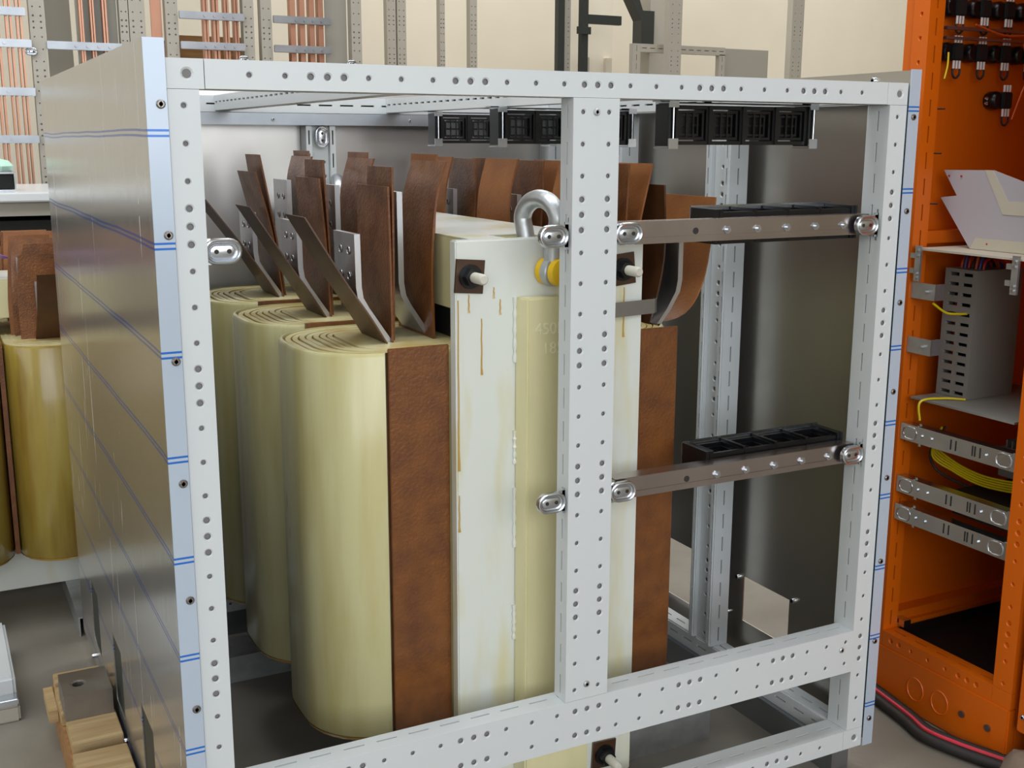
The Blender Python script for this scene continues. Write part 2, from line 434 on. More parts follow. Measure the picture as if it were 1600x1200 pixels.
# sides and back
for x0, sd in ((0, '+x'), (1.16, '-x')):
    member('side_rail', fr, (x0,.0505,0), (x0+.04,1.1495,.0375), {sd: SL, '+z': SL}, start=.05)
    member('side_rail', fr, (x0,.0505,1.165), (x0+.04,1.1495,1.2), {sd: SL, '-z': SL}, start=.05)
    member('back_post', fr, (x0,1.15,0), (x0+.04,1.2,1.2), {'-y': SL, sd: H1}, start=0)
member('back_rail', fr, (.0405,1.15,0), (1.1595,1.2,.0375), {'-y': H1, '+z': SL}, start=.04)
member('back_rail', fr, (.0405,1.15,1.165), (1.1595,1.2,1.2), {'-y': SL, '-z': H1}, start=.04)
MB().box((.0405,1.146,1.138), (1.1595,1.15,1.164)).build('back_strip', 'zinc_dull', fr)
def c_post(name, a, b, axis):
    """open post seen from inside: perforated web with two slotted lips"""
    (x0,y0,z0), (x1,y1,z1) = a, b
    if axis == '-y':
        w = (x1-x0)
        member(name, fr, (x0+w*.2, y0+.012, z0), (x1-w*.2, y1, z1), {'-y': ('holes', (.75,))}, start=z0)
        for p, q in ((x0, x0+w*.2-.0005), (x1-w*.2+.0005, x1)):
            member('post_lip', fr, (p, y0, z0), (q, y1, z1), {'-y': SL}, start=z0)
    else:
        w = (y1-y0)
        member(name, fr, (x0+.012, y0+w*.2, z0), (x1, y1-w*.2, z1), {'-x': ('holes', (.45,))}, start=z0)
        for p, q in ((y0, y0+w*.2-.0005), (y1-w*.2+.0005, y1)):
            member('post_lip', fr, (x0, p, z0), (x1, q, z1), {'-x': SL, '-y': SL}, start=z0)
c_post('middle_back_post', (.528,1.155,.038), (.598,1.199,1.137), '-y')
c_post('side_post', (1.152,.405,.038), (1.199,.480,1.1645), '-x')
c_post('side_post', (1.152,.800,.038), (1.199,.875,1.1645), '-x')
for x0 in (.322, .722):
    member('roof_beam', fr, (x0,.0505,1.168), (x0+.036,1.1495,1.2), {'-x': ('slots', .55, dict(ln=.02, gap=.013)), '-z': None}, start=.05)
b = oval_bracket(fr, (.563,1.146,1.112), 1, False); b.rotation_euler = (0, PI/2, 0)
# pressed brackets and zinc rails at the front opening
for x, z, sd in ((.058,.968,-1), (.533,.97,1), (.661,.97,-1), (1.134,.968,1), (.534,.569,1), (.661,.569,-1), (1.136,.569,1)):
    oval_bracket(fr, (x,.006,z), sd)
for z in (.969, .569):
    mb = MB()
    mb.prism([(.018,-.017),(.048,-.017),(.048,-.015),(.020,-.015),(.020,.015),(.048,.015),(.048,.017),(.018,.017)][::-1], 'x', .655, 1.15)
    mb.box((.655,.0168,-.0085),(1.15,.018,-.0065))
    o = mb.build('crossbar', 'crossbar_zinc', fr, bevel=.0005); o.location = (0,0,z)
    for i, x in enumerate((.792,.852,.912,.972,1.032,1.092)):
        if i == 0: MB().cyl((x,.0174,0),(x,.0185,0),.0052,12).build('bolt_hole', 'hole_dark', o)
        else:
            MB().cyl((x,.018,0),(x,.0155,0),.0068,6).tube([(x,.0155,0),(x,.011,0)],.0034,10).build('bolt', 'zinc', o)
for c in ((.597,-.001,1.145), (.597,-.001,.262), (1.135,-.001,.205)): screw(fr, c, '-y', .0052, 'galvanised')
for x in (.45, .78): screw(fr, (x,1.146,1.15), '-y', .004, 'galvanised')

# sheet panels
def panel_x(name, x, cuts, m, zo=0.0, y0=.0, y1=1.2, z0=.0, z1=1.222):
    ys = sorted({y0, y1, *[c for t in cuts for c in t[:2]]}); zs = sorted({z0, z1, *[c for t in cuts for c in t[2:]]})
    mb = MB()
    for i in range(len(ys)-1):
        for j in range(len(zs)-1):
            if any(t[0] <= ys[i] < t[1] and t[2] <= zs[j] < t[3] for t in cuts): continue
            mb.box((x, ys[i], zs[j]-zo), (x+.002, ys[i+1], zs[j+1]-zo))
    bm_o = mb.build(name, m, fr)
    bm = bmesh.new(); bm.from_mesh(bm_o.data); bmesh.ops.remove_doubles(bm, verts=bm.verts, dist=1e-5)
    seen = {}
    for f in list(bm.faces):
        k = tuple(round(v, 4) for v in f.calc_center_median())
        if k in seen: bmesh.ops.delete(bm, geom=[f, seen[k]], context='FACES_ONLY'); seen.pop(k)
        else: seen[k] = f
    bm.to_mesh(bm_o.data); bm.free()
    bm_o.location.z = zo
    return bm_o
cutL = [(.27,.38,.065,.20), (.585,.685,.065,.20), (.88,.99,.065,.20)]
cutR = [(.24,.385,.095,.195), (.555,.69,.06,.195), (.86,.99,.06,.195)]
pl = panel_x('side_panel', -.026, cutL, 'film_sheet', y0=-.0018); pl['label'] = 'scratched film covered sheet panel with blue line pairs'
MB().box((-.026,-.004,0), (-.001,-.002,1.222)).build('panel_flange', 'film_flange', pl)
for z in (1.146,.991,.835,.677,.519,.365,.208,.054): screw(pl, (-.009,-.004,z), '-y', .0055, 'steel_dark')
for y in (.60,1.0): screw(pl, (-.026,y,.02), '-x', .006, 'zinc', .008)
for y0, y1, z0, z1 in cutL: MB().box((-.0235,y0-.006,z0-.006),(-.0215,y1+.006,z1+.006)).build('cutout_dark_backing', 'dark_stand', pl)  # dark backing plates added to make the left cutouts dark
prr = panel_x('side_panel', 1.222, cutR, 'sheet_inside', .046)
MB().box((1.2015,-.004,-.046), (1.224,-.002,1.176)).build('panel_flange', 'film_flange', prr)
for z in (1.145,.99,.834,.677,.52,.363,.208,.054): screw(prr, (1.212,-.004,z-.046), '-y', .005, 'steel_dark')
for y, z in ((.225,.2), (.54,.2), (.43,.1), (.40,.19)): screw(prr, (1.222,y,z-.046), '-x', .006, 'zinc', .008)
screw(prr, (1.222,.1,1.208-.046), '-x', .007, 'zinc', .006)
MB().box((0,1.2005,0), (1.2,1.2025,1.222)).build('back_panel', 'back_sheet', fr)
# plinth strips under the frame
for a, b in (((.01,.01,FZ), (.05,1.19,-.0005)), ((1.15,.02,FZ), (1.19,1.19,-.0005)), ((.0505,1.15,FZ), (1.1495,1.19,-.0005))):
    MB().box(a, b).build('plinth', 'zinc_dull', fr)

# ------------------------------------------------------------------ black busbar supports
def busbar_support(name, label, loc, up=False):
    t = thing(name, label, 'busbar support', loc, 'black busbar supports')
    p = .068; hz = .031; d = .034
    for i in range(4):
        x0 = .014+i*p; mb = MB()
        def ring(x0, x1, z0, z1, w, y0, y1):
            mb.box((x0,y0,z0),(x0+w,y1,z1)); mb.box((x1-w,y0,z0),(x1,y1,z1)); mb.box((x0+w,y0,z0),(x1-w,y1,z0+w)); mb.box((x0+w,y0,z1-w),(x1-w,y1,z1))
        ring(x0+.0004, x0+p-.0004, -hz, hz, .006, 0, d)
        ring(x0+.008, x0+p-.008, -hz+.008, hz-.008, .004, .004, d-.004)
        ring(x0+.015, x0+p-.015, -hz+.014, hz-.014, .0035, .009, d-.008)
        mb.box((x0+.006,.012,-.0015),(x0+p-.006,d-.012,.0015))
        mb.box((x0+p/2-.007,.007,-hz+.012),(x0+p/2-.004,d-.006,hz-.012)); mb.box((x0+p/2+.006,.007,-hz+.012),(x0+p/2+.009,d-.006,hz-.012))
        mb.box((x0-.003,-.003,-hz),(x0+.003,0,hz))
        mb.build('holder_module', 'black_plastic', t)
    for x0 in (0, .014+4*p):
        MB().box((x0,-.003,-hz-.002),(x0+.0065,d,hz+.002)).box((x0+.0075,-.003,-hz-.002),(x0+.0138,d,hz+.002)).build('end_piece', 'black_plastic', t)
    mb = MB().box((-.001,-.005,hz+.0025),(.3,-.0032,hz+.0045)).box((-.001,-.005,hz+.0028),(.3,d,hz+.0045)); mb.build('rail_strip', 'zinc', t)
    if not up:
        for x0 in (-.002, .285):
            mb = MB().box((x0,-.008,-hz-.004),(x0+.018,-.0055,-hz+.010)).box((x0,-.008,-hz-.006),(x0+.018,d,-hz-.004))
            mb.box((x0,-.008,hz-.004),(x0+.018,-.0055,hz+.006)).cyl((x0+.009,-.0065,-hz),(x0+.009,-.0065,hz),.0015,8).build('clamp', 'zinc', t)
            MB().box((x0-.014,-.004,hz+.0048),(x0+.006,-.002,.0372)).box((x0-.014,-.004,hz+.0048),(x0+.006,.02,hz+.0068)).build('hanger_tab', 'galvanised', t)
    else: t.rotation_euler = (-PI/2, 0, 0); t.scale = (1, 1.5, 1)
    return t
busbar_support('busbar_support', 'black busbar support hung nearest the front, right of the centre post', (.79,.10,1.13))
busbar_support('busbar_support', 'black busbar support hung under the roof, half hidden by the centre post', (.70,.52,1.13))
busbar_support('busbar_support', 'black busbar support hung farthest back, above the lifting shackle', (.745,.92,1.13))
busbar_support('busbar_support', 'black busbar support lying on the upper zinc crossbar', (.853,.082,.994), True)
busbar_support('busbar_support', 'black busbar support lying on the lower zinc crossbar', (.853,.082,.594), True)

# ------------------------------------------------------------------ transformer
tr = thing('transformer', 'large cream resin-wound three-coil transformer inside the white cabinet frame', 'transformer')
CX = .557
coils = []
for k in range(3):
    cy = .307+.307*k; zb, zt = .157, .79
    co = bpy.data.objects.new('coil', None); COL.objects.link(co); co.parent = tr; co.empty_display_size = .05
    coils.append(co)
    def loft(curves, name, m, closed_top=False, closed_bot=False):
        mb = MB(); n = len(curves[0][0]); vs = []; fs = []
        for pts, z in curves: vs += [(CX+x, cy+y, z) for x, y in pts]
        for i in range(len(curves)-1):
            for q in range(n): fs.append((i*n+q, i*n+(q+1) % n, (i+1)*n+(q+1) % n, (i+1)*n+q))
        if closed_top: fs.append(tuple(range((len(curves)-1)*n, len(curves)*n)))
        if closed_bot: fs.append(tuple(range(n))[::-1])
        mb.add(vs, fs); return mb.build(name, m, co, smooth=True)
    HX, HY, R = .337, .147, .118
    A = rrect(HX, HY, R); B = rrect(HX-.003, HY-.003, R-.003); C = rrect(HX-.0075, HY-.006, R-.008); D = rrect(HX-.004, HY-.004, R-.004)
    loft([(D, zb), (A, zb+.005), (A, zt-.006), (B, zt-.001), (C, zt), (C, zt-.03)], 'outer_winding', 'cream_resin', closed_bot=True)
    loft([(rrect(HX-.0035,HY-.0035,R-.004), zb-.0035), (rrect(HX-.001,HY-.001,R-.001), zb-.0005), (rrect(HX+.0004,HY+.0004,R), zb+.003)], 'varnish_rim', 'amber_drip', closed_bot=True)
    loft([(rrect(HX-.007,HY-.0055,R-.007), zt-.03), (rrect(HX-.0072,HY-.0057,R-.0072), zt-.0295)], 'winding_bed', 'resin_edge', closed_top=True)
    for i in range(1, 9):
        ox, oy = i*.0122, i*.0062
        P0 = rrect(HX-ox, HY-oy, max(R-i*.0085, .03)); P1 = rrect(HX-ox-.0085, HY-oy-.0062, max(R-i*.0085-.006, .025))
        dz = random.uniform(-.0025, .0)
        loft([(P0, zt-.029), (P0, zt-.001+dz), (P1, zt-.001+dz), (P1, zt-.029)], 'winding_layer', 'resin_edge')
    loft([(rrect(HX-.106,HY-.055,.03), zt-.029), (rrect(HX-.106,HY-.055,.03), zt-.002)], 'inner_winding', 'resin_edge', closed_top=True)
    MB().box((.485,cy-.07,zt-.0015), (.69,cy+.07,.839)).build('core_limb', 'core_black', co)
    if k == 0:
        for x0, x1, zt2 in ((.333,.4325,.797), (.7705,.862,.795)):
            MB().box((x0,cy-.147-.0065,.157), (x1,cy-.147-.0005,zt2)).build('spacer_board', 'brown_board', co, bevel=.0008)
            MB().box((x0-.003,cy-.147-.0004,.16), (x1,cy-.1469,zt2-.006)).build('spacer_board', 'dark_board', co)
    else:
        MB().box((.30,cy-.1595,.165), (.84,cy-.1475,.795)).build('spacer_board', 'brown_board', co)
# core end plates, yokes, raised channel
for y0, y1 in ((.128,.1495), (1.0715,1.093)):
    MB().box((.433,y0,0), (.77,y1,.958)).build('end_plate', 'varnished_white', tr, bevel=.002)
mb = MB().box((.472,.15,.84), (.535,1.071,.9545)).box((.606,.15,.84), (.70,1.071,.9545)).box((.5352,.222,.84), (.6058,1.0,.954))
mb.build('upper_yoke', 'varnished_cream', tr, bevel=.0015)
MB().box((.4725,.224,.9546), (.6995,1.0,.9566)).build('yoke_lit_top', 'varnished_white', tr)  # added white sheets: the yoke's lit top put in as paler colour
MB().box((.4725,.1505,.9546), (.5345,.2235,.9566)).build('yoke_lit_top', 'varnished_white', tr)
MB().box((.6065,.1505,.9546), (.6995,.2235,.9566)).build('yoke_lit_top', 'varnished_white', tr)
MB().box((.445,.15,0), (.755,1.071,.14)).build('lower_yoke', 'varnished_white', tr, bevel=.0015)
MB().prism([(.534,.1278),(.541,.098),(.662,.098),(.669,.1278)], 'z', .0, .868).build('end_channel', 'varnished_cream', tr, bevel=.0025)
for z0, z1 in ((.765,.868), (.60,.655), (.46,.56), (.30,.36), (.1,.18)):
    pts = [(.533, .126, z0+(z1-z0)*i/12) for i in range(13)]
    MB().tube(pts, [.0028+.0012*math.sin(i*2.3) for i in range(13)], 8).build('weld_bead', 'varnished_white', tr, smooth=True)
for y0 in (.235, .90):
    MB().prism([(y0,FZ),(y0,0),(y0+.1,0),(y0+.1,FZ),(y0+.096,FZ),(y0+.096,-.004),(y0+.004,-.004),(y0+.004,FZ)][::-1], 'x', .15, 1.03).build('support_beam', 'galvanised', tr)
MB().prism([(.14,-.0005),(.235,-.0005),(.235,-.005),(.14,-.005)], 'x', .45, .75).build('foot_plate', 'galvanised', tr)
for i, (x, z, rot) in enumerate(((.455,.904,.08), (.728,.902,-.1), (.712,.045,.05), (.478,.045,-.04))):
    mb = MB().box((-.0235,-.004,-.0255), (.0235,0,.0255))
    o = mb.build('bolt_plate', 'dark_board', tr); o.location = (x,.1275,z); o.rotation_euler = (0,rot,0)
    MB().tube([(0,-.004,0),(0,-.009,0)], .0185, 20).build('washer', 'black_plastic', o, smooth=True)
    MB().cyl((0,-.009,0),(0,-.021,0), .0145, 6).build('nut', 'black_plastic', o)
    MB().tube([(0,-.02,0),(0,-.05,0),(0,-.053,0)], [.0082,.0082,.006], 14).build('stud', 'stud_white', o, smooth=True)
# varnish runs on the end plate
for x, z0, z1 in ((.4545,.876,.848), (.476,.838,.75), (.4365,.868,.60), (.734,.872,.79), (.508,.866,.842), (.4365,.56,.50), (.497,.885,.868)):
    pts = [(x+.0003*math.sin(i*1.7), .1275, z0+(z1-z0)*i/8) for i in range(9)]
    MB().tube(pts, [.0009+.0005*(i/8) for i in range(8)]+[.0022], 6).build('varnish_run', 'amber_drip', tr, smooth=True)
# steel band round the plate
pts = [(.63,.0965),(.70,.1),(.76,.109),(.785,.113),(.795,.122),(.796,.134)]
mb = MB()
for i in range(len(pts)-1):
    (xa,ya),(xb,yb) = pts[i], pts[i+1]
    mb.add([(xa,ya,.828),(xb,yb,.828),(xb,yb,.852),(xa,ya,.852),(xa,ya+.0012,.828),(xb,yb+.0012,.828),(xb,yb+.0012,.852),(xa,ya+.0012,.852)],
           [(0,1,2,3),(7,6,5,4),(0,4,5,1),(3,2,6,7)])
mb.build('steel_band', 'zinc', tr)
def lettering(txt, size, loc, rot, parent, m, depth=.0006):
    cu = bpy.data.curves.new('lettering', 'FONT'); cu.body = txt; cu.size = size; cu.extrude = depth
    tmp = bpy.data.objects.new('tmp', cu); COL.objects.link(tmp)
    bpy.context.view_layer.update()
    me = bpy.data.meshes.new_from_object(tmp.evaluated_get(bpy.context.evaluated_depsgraph_get()))
    bpy.data.objects.remove(tmp)
    o = bpy.data.objects.new('lettering', me); COL.objects.link(o); me.materials.clear(); me.materials.append(MATS[m])
    o.location = loc; o.rotation_euler = rot; o.parent = parent
    return o
mat('pressed_letters', srgb(228,222,188), 0.35)
lettering('450K', .026, (.553,.0975,.811), (PI/2,0,0), tr, 'pressed_letters')
lettering('185', .026, (.566,.0975,.780), (PI/2,0,0), tr, 'pressed_letters')
# leads: bent aluminium bars between brown insulation boards
def bar_holes(o, x, y0, zs, sg):
    for z in zs:
        for y in (y0+.028, y0+.066):
            MB().cyl((x-sg*.0008,y,z), (x+sg*.0006,y,z), .0052, 12).build('bar_hole', 'steel_dark', o)
            mbr = MB().tube([(x-sg*.0009, y+.0062*math.cos(a*PI/8), z+.0062*math.sin(a*PI/8)) for a in range(16)], .0007, 6, closed=True)
            mbr.build('hole_rim', 'aluminium', o, smooth=True)
def lead(name, m, pts, th, mirror=False, sm=True):
    P = smooth_prof(pts) if sm else pts
    if mirror: P = [(1.2-x, z, a, b) for x, z, a, b in P]; th = -th
    return sheet(P, th).build(name, m, tr, smooth=True)
bar1 = lambda dy, top: [(.374,.786,.26+dy,.36+dy),(.334,.845,.26+dy,.36+dy),(.3245,.862,.26+dy,.36+dy),(.322,.880,.26+dy,.36+dy),(.321,top,.26+dy,.36+dy)]
bar2 = lambda dy, top: [(.456,.786,.295+dy,.395+dy),(.420,.840,.295+dy,.395+dy),(.411,.857,.295+dy,.395+dy),(.4075,.878,.295+dy,.395+dy),(.4065,top,.295+dy,.395+dy)]
for k in range(3):
    d = .307*k; sx = (0, -.012, -.045)[k]
    lead('insulation_strip', 'strip_board', [(.368,.786,.25+d,.365+d),(.338,.835,.25+d,.362+d),(.300,.893,.255+d,.36+d),(.242+sx*.3,.99,.26+d,.36+d)], .003)
    o = lead('lead_bar', 'aluminium', bar1(d, .962), .0095, sm=False); bar_holes(o, .3215, .26+d, (.895,.935), 1)
    lead('insulation_board', 'brown_board', [(.378,.786,.255+d,.40+d),(.377+sx*.4,.92,.255+d,.40+d),(.374+sx,1.034+.004*k,.252+d,.392+d)], .0035)
    lead('insulation_board', 'brown_board', [(.388,.786,.275+d,.40+d),(.388+sx*.4,.92,.27+d,.40+d),(.388+sx,1.064+.006*k,.268+d,.375+d)], .0035)
    o = lead('lead_bar', 'aluminium', bar2(d, 1.024), .0095, sm=False); bar_holes(o, .407, .295+d, (.95,.99), 1)
    lead('insulation_board', 'brown_board', [(.452,.786,.258+d,.41+d),(.450,.90,.26+d,.41+d),(.461+sx*.5,1.01,.265+d,.405+d),(.477+sx*.6,1.072,.26+d,.40+d)], .0035)
    lead('insulation_board', 'pale_brown_board' if k == 0 else 'brown_board', [(.470,.786,.30+d,.42+d),(.470,.90,.30+d,.42+d),(.478+sx*.5,1.083,.30+d,.405+d)], .0035)
    # right-hand leads
    lead('insulation_strip', 'pale_brown_board', [(.338,.786,.24+d,.34+d),(.262,.80,.24+d,.35+d),(.212,.865,.25+d,.37+d),(.178,1.005,.27+d,.45+d)], .003, True)
    o = lead('lead_bar', 'aluminium', [(.33,.79,.215+d,.31+d),(.31,.815,.215+d,.31+d),(.292,.845,.215+d,.31+d),(.288,.866,.215+d,.31+d),(.288,.945,.215+d,.31+d)], .0095, True, sm=False)
    lead('insulation_board', 'dark_board', [(.338,.786,.236+d,.34+d),(.312,.90,.236+d,.34+d),(.312,1.03,.24+d,.33+d)], .0035, True)
    lead('insulation_board', 'pale_brown_board', [(.365,.786,.255+d,.40+d),(.360,.92,.255+d,.40+d),(.318,1.066,.27+d,.40+d)], .0035, True)
    o = lead('lead_bar', 'aluminium', [(.456,.786,.295+d,.395+d),(.420,.840,.295+d,.395+d),(.411,.857,.295+d,.395+d),(.4075,.878,.295+d,.395+d),(.4065,1.0,.295+d,.395+d)], .0095, True, sm=False)
    bar_holes(o, 1.2-.4065-.0095, .295+d, (.93,.97), 1)
    lead('insulation_board', 'pale_brown_board', [(.452,.786,.258+d,.41+d),(.450,.90,.26+d,.41+d),(.445,1.0,.265+d,.405+d),(.43,1.070,.26+d,.40+d)], .0035, True)
    lead('insulation_board', 'brown_board', [(.385,.786,.258+d,.41+d),(.38,.90,.26+d,.41+d),(.37,1.066,.265+d,.405+d)], .0035, True)

def rebase(root, base):
    T = Matrix.Translation(-Vector(base)); done = set()
    def rec(o):
        for c in o.children:
            if c.location.length > 1e-9: c.location = c.location - Vector(base)
            else:
                if c.data and c.data not in done: c.data.transform(T); done.add(c.data)
                rec(c)
    rec(root); root.location = base
bpy.context.view_layer.update()
rebase(tr, (.6,.61,FZ))

# shackles
def shackle(label, loc, rz, tilt):
    t = thing('shackle', label, 'shackle', loc, 'lifting shackles')
    pts = [(0,-.030,0),(0,-.030,.03),(0,-.034,.055),(0,-.040,.075)]
    for k in range(1, 12):
        a = PI - PI*k/12; pts.append((0, .041*math.cos(a), .075+.036*math.sin(a)))
    pts += [(0,.040,.075),(0,.034,.055),(0,.030,.03),(0,.030,0)]
    MB().tube(curve_pts(pts, 3), .0142, 14).build('bow', 'galvanised', t, smooth=True)
    for s in (-1, 1):
        MB().tube([(0,s*.030-.0085,0),(0,s*.030-.006,0),(0,s*.030+.006,0),(0,s*.030+.0085,0)], [.019,.0225,.0225,.019], 24).build('eye', 'galvanised', t, smooth=True)
    MB().tube([(0,-.052,0),(0,-.051,0),(0,-.040,0),(0,-.0395,0),(0,.050,0)], [.0195,.021,.021,.0105,.0105], 24).build('pin_collar', 'yellow_paint', t, smooth=True)
    MB().box((-.005,-.062,-.018),(.005,-.0515,.018)).build('pin_head', 'yellow_paint', t)
    MB().tube([(0,-.023,0),(0,-.0115,0)], .021, 20).build('pin_washer', 'yellow_paint', t, smooth=True)
    t.rotation_euler = (tilt, 0, rz)
    return t
shackle('grey bow shackle with yellow pin bolted through the front core plate', (.583,.139,.906), math.radians(14), 0)
shackle('bow shackle at the rear end of the transformer, mostly hidden by brown boards', (.5735,1.082,.906), math.radians(165), 0)

# ------------------------------------------------------------------ second transformer, behind the film-covered panel
t2 = copy_tree(tr)
tag(t2, 'smaller amber-stained transformer beyond the film covered panel, at the left edge', 'transformer')
_s = .88
t2.scale = (_s, _s, .82); t2.rotation_euler = (0, 0, PI/2)
t2.location = (.268 - _s*.61, 1.17 + _s*.6, FZ)
def recolour(o, mp):
    if o.type == 'MESH' and o.data.materials and o.data.materials[0].name in mp:
        o.material_slots[0].link = 'OBJECT'; o.material_slots[0].material = MATS[mp[o.data.materials[0].name]]
    for c in o.children: recolour(c, mp)
recolour(t2, {'cream_resin': 'old_resin'})
for o in [c for c in t2.children if c.name.startswith('lettering')]: bpy.data.objects.remove(o)
bw = thing('bowl', 'purple plastic bowl standing on the yoke of the smaller transformer', 'bowl', (-.18,1.64,.7735))
mb = MB(); prof = [(.0,.002),(.03,.0),(.042,.02),(.05,.045),(.047,.045),(.038,.02),(.026,.006),(.0,.006)]
n = 24; vs = [(r*math.cos(2*PI*k/n), r*math.sin(2*PI*k/n), z) for r, z in prof for k in range(n)]
fs = [(i*n+k, i*n+(k+1) % n, (i+1)*n+(k+1) % n, (i+1)*n+k) for i in range(len(prof)-1) for k in range(n)]
mb.add(vs, fs).build('bowl_body', 'purple_plastic', bw, smooth=True)
for i in range(3):
    MB().tube(curve_pts([(-.04,.0,.03+.006*i),(0,-.035,.05+.004*i),(.06,-.045,.052+.003*i),(.1,-.03,.045)]), .0022, 6).build('cable', 'purple_plastic', bw, smooth=True)

# ------------------------------------------------------------------ bench behind it
be = thing('workbench', 'white-topped steel workbench behind the smaller transformer', 'workbench', (0,2.2,FZ))
MB().box((-1.2,0,.986), (.35,.7,1.014)).build('bench_top', 'white_gloss', be, bevel=.004)
MB().box((-1.2,.02,.945), (.35,.68,.985)).build('bench_frame', 'panel_grey', be)
MB().box((-1.15,.04,.30), (.30,.6,.93)).build('drawer_box', 'black_matt', be)
for x in (-1.18, .29):
    for y in (.03, .62): MB().box((x,y,0), (x+.05,y+.05,.944)).build('leg', 'panel_grey', be)
mc = thing('meter_box', 'small open zinc box standing on the white workbench', 'box', (-.17,2.3,.954+.0005))
MB().box((0,0,0),(.16,.15,.004)).box((0,0,.05),(.16,.15,.056)).box((0,0,.004),(.004,.15,.05)).box((.156,0,.004),(.16,.15,.05)).build('housing', 'zinc', mc)
MB().box((.006,.02,.006),(.153,.14,.048)).build('inner_box', 'black_matt', mc)
cl = MB(); n = 20
rows = [(.0,.078,.0),(.015,.082,.0),(.03,.07,.0),(.036,.045,0),(.038,.0,0)]
vs = [((r*1.0+.006*math.sin(3*a))*math.cos(a), (r*.8+.006*math.sin(5*a))*math.sin(a), z) for z, r, _ in rows for a in [2*PI*k/n for k in range(n)]]
cl.add(vs, [(i*n+k, i*n+(k+1) % n, (i+1)*n+(k+1) % n, (i+1)*n+k) for i in range(len(rows)-1) for k in range(n)])
tag(cl.build('cloth', 'mint_cloth', None, smooth=True, loc=(-.09,2.37,1.0115)), 'pale mint cloth bundled on top of the zinc box', 'cloth')

# ------------------------------------------------------------------ pallet with steel block, profile on the floor
pa = thing('pallet', 'rough wooden pallet on the floor beside the film covered panel', 'pallet', (-.125,.42,FZ))
for y0 in (0, .26): pass
MB().box((0,-.3,0),(.016,.46,.086)).build('stringer', 'wood_side', pa)
MB().box((.074,-.3,0),(.09,.46,.086)).build('stringer', 'wood_side', pa)
for y0, y1 in ((-.28,-.17), (-.14,-.03), (.005,.115), (.15,.255), (.275,.395), (.41,.46)):
    MB().box((.002+random.uniform(-.004,.004),y0,.0865),(.092,y1,.112)).build('deck_board', 'wood', pa, bevel=.0015)
MB().box((-.018,.34,.066),(-.001,.45,.09)).build('side_board', 'wood', pa)
sb = thing('steel_block', 'thick grey steel block with a bolt hole lying on the wooden pallet', 'block', (-.121,.66,FZ+.1125))
mb = MB(); hx, hy = .03, .05
perf_face(mb, (0,0,.048), (1,0,0), (0,1,0), .085, .105, [(.05, [(.03,.0105)])], depth=.03, Nn=(0,0,1))
mb.add([(0,0,0),(.085,0,0),(.085,.105,0),(0,.105,0),(0,0,.048),(.085,0,.048),(.085,.105,.048),(0,.105,.048)],
       [(0,3,2,1),(0,1,5,4),(1,2,6,5),(2,3,7,6),(3,0,4,7)])
mb.build('block_body', 'steel_block', sb)
wp = thing('frame_profile', 'white steel frame profile lying on the floor at the left edge', 'profile', (-.30,.93,FZ))
MB().box((0,0,0),(.115,.34,.035)).build('lower_web', 'panel_grey', wp, bevel=.004)
MB().box((0,.03,.0355),(.112,.34,.085)).build('upper_box', 'white_paint', wp, bevel=.006)
MB().box((.001,.0,.0355),(.113,.0295,.05)).build('end_tab', 'zinc', wp, bevel=.002)

# ------------------------------------------------------------------ orange cabinet
OX = 1.47
oc = thing('orange_cabinet', 'orange painted steel control cabinet standing open at the right', 'cabinet', (0,0,0))
member('post', oc, (OX,.222,.087), (OX+.04,.262,2.0), {'-x': H1, '-y': SL}, 'orange_paint', start=.087)
MB().box((OX+.004,.266,.055),(OX+.03,.285,2.0)).build('rear_lip', 'orange_paint', oc)
member('post', oc, (OX,-.105,.087), (OX+.04,-.062,2.0), {'-x': H1}, 'orange_paint', start=.087)
member('bottom_rail', oc, (OX,-.0615,.055), (OX+.04,.2215,.086), {'-x': H1, '+z': SL}, 'orange_paint', start=-.06)
for y0 in (-.105,.222): MB().box((OX,y0,.055),(OX+.04,y0+(.043 if y0<0 else .04),.0865)).build('corner_block', 'orange_paint', oc)
MB().box((OX-.002,-.105,FZ),(OX+.02,.285,.0545)).build('plinth', 'orange_paint', oc, bevel=.003)
MB().box((OX+.0205,-.105,FZ),(OX+.6,-.09,.0545)).build('plinth', 'orange_paint', oc)
for y in (.122,.058):
    MB().tube([(OX-.002,y+.021*math.cos(k*PI/14),-.005+.024*math.sin(k*PI/14)) for k in range(28)], .0016, 6, closed=True).build('knockout', 'orange_paint', oc, smooth=True)
for y in (.0,-.062): MB().cyl((OX-.002,y,-.002),(OX-.006,y,-.002),.007,10).build('plinth_bolt', 'steel_dark', oc)
MB().box((OX+.0405,.2625,.055),(OX+.62,.2645,2.0)).build('side_wall', 'orange_paint', oc)
MB().box((OX+.62,-.105,.055),(OX+.622,.2645,2.0)).build('rear_wall', 'orange_paint', oc)
MB().box((OX+.0405,-.0965,.055),(OX+.62,-.0945,2.0)).build('side_wall', 'orange_paint', oc)
MB().box((OX,-.105,2.0005),(OX+.622,.285,2.03)).build('roof', 'orange_paint', oc)
MB().box((OX+.041,.232,.087),(OX+.6,.262,.115)).box((OX+.041,.222,.0865),(OX+.6,.2315,.095)).build('inner_rail', 'orange_paint', oc)
MB().box((OX+.041,.232,.905),(OX+.6,.262,.93)).build('inner_rail', 'orange_paint', oc)
MB().box((OX+.0405,-.0935,.056),(OX+.619,.2615,.06)).build('base_sheet', 'black_matt', oc)
MB().box((OX+.042,.205,.09),(OX+.062,.232,.105)).build('corner_clamp', 'zinc', oc)
for i, z in enumerate((1.168, 1.083, .985)):
    MB().cyl((OX+.0405,.222,z),(OX+.045,.208,z),.0016,6).build('cable_tie', 'black_matt', oc)
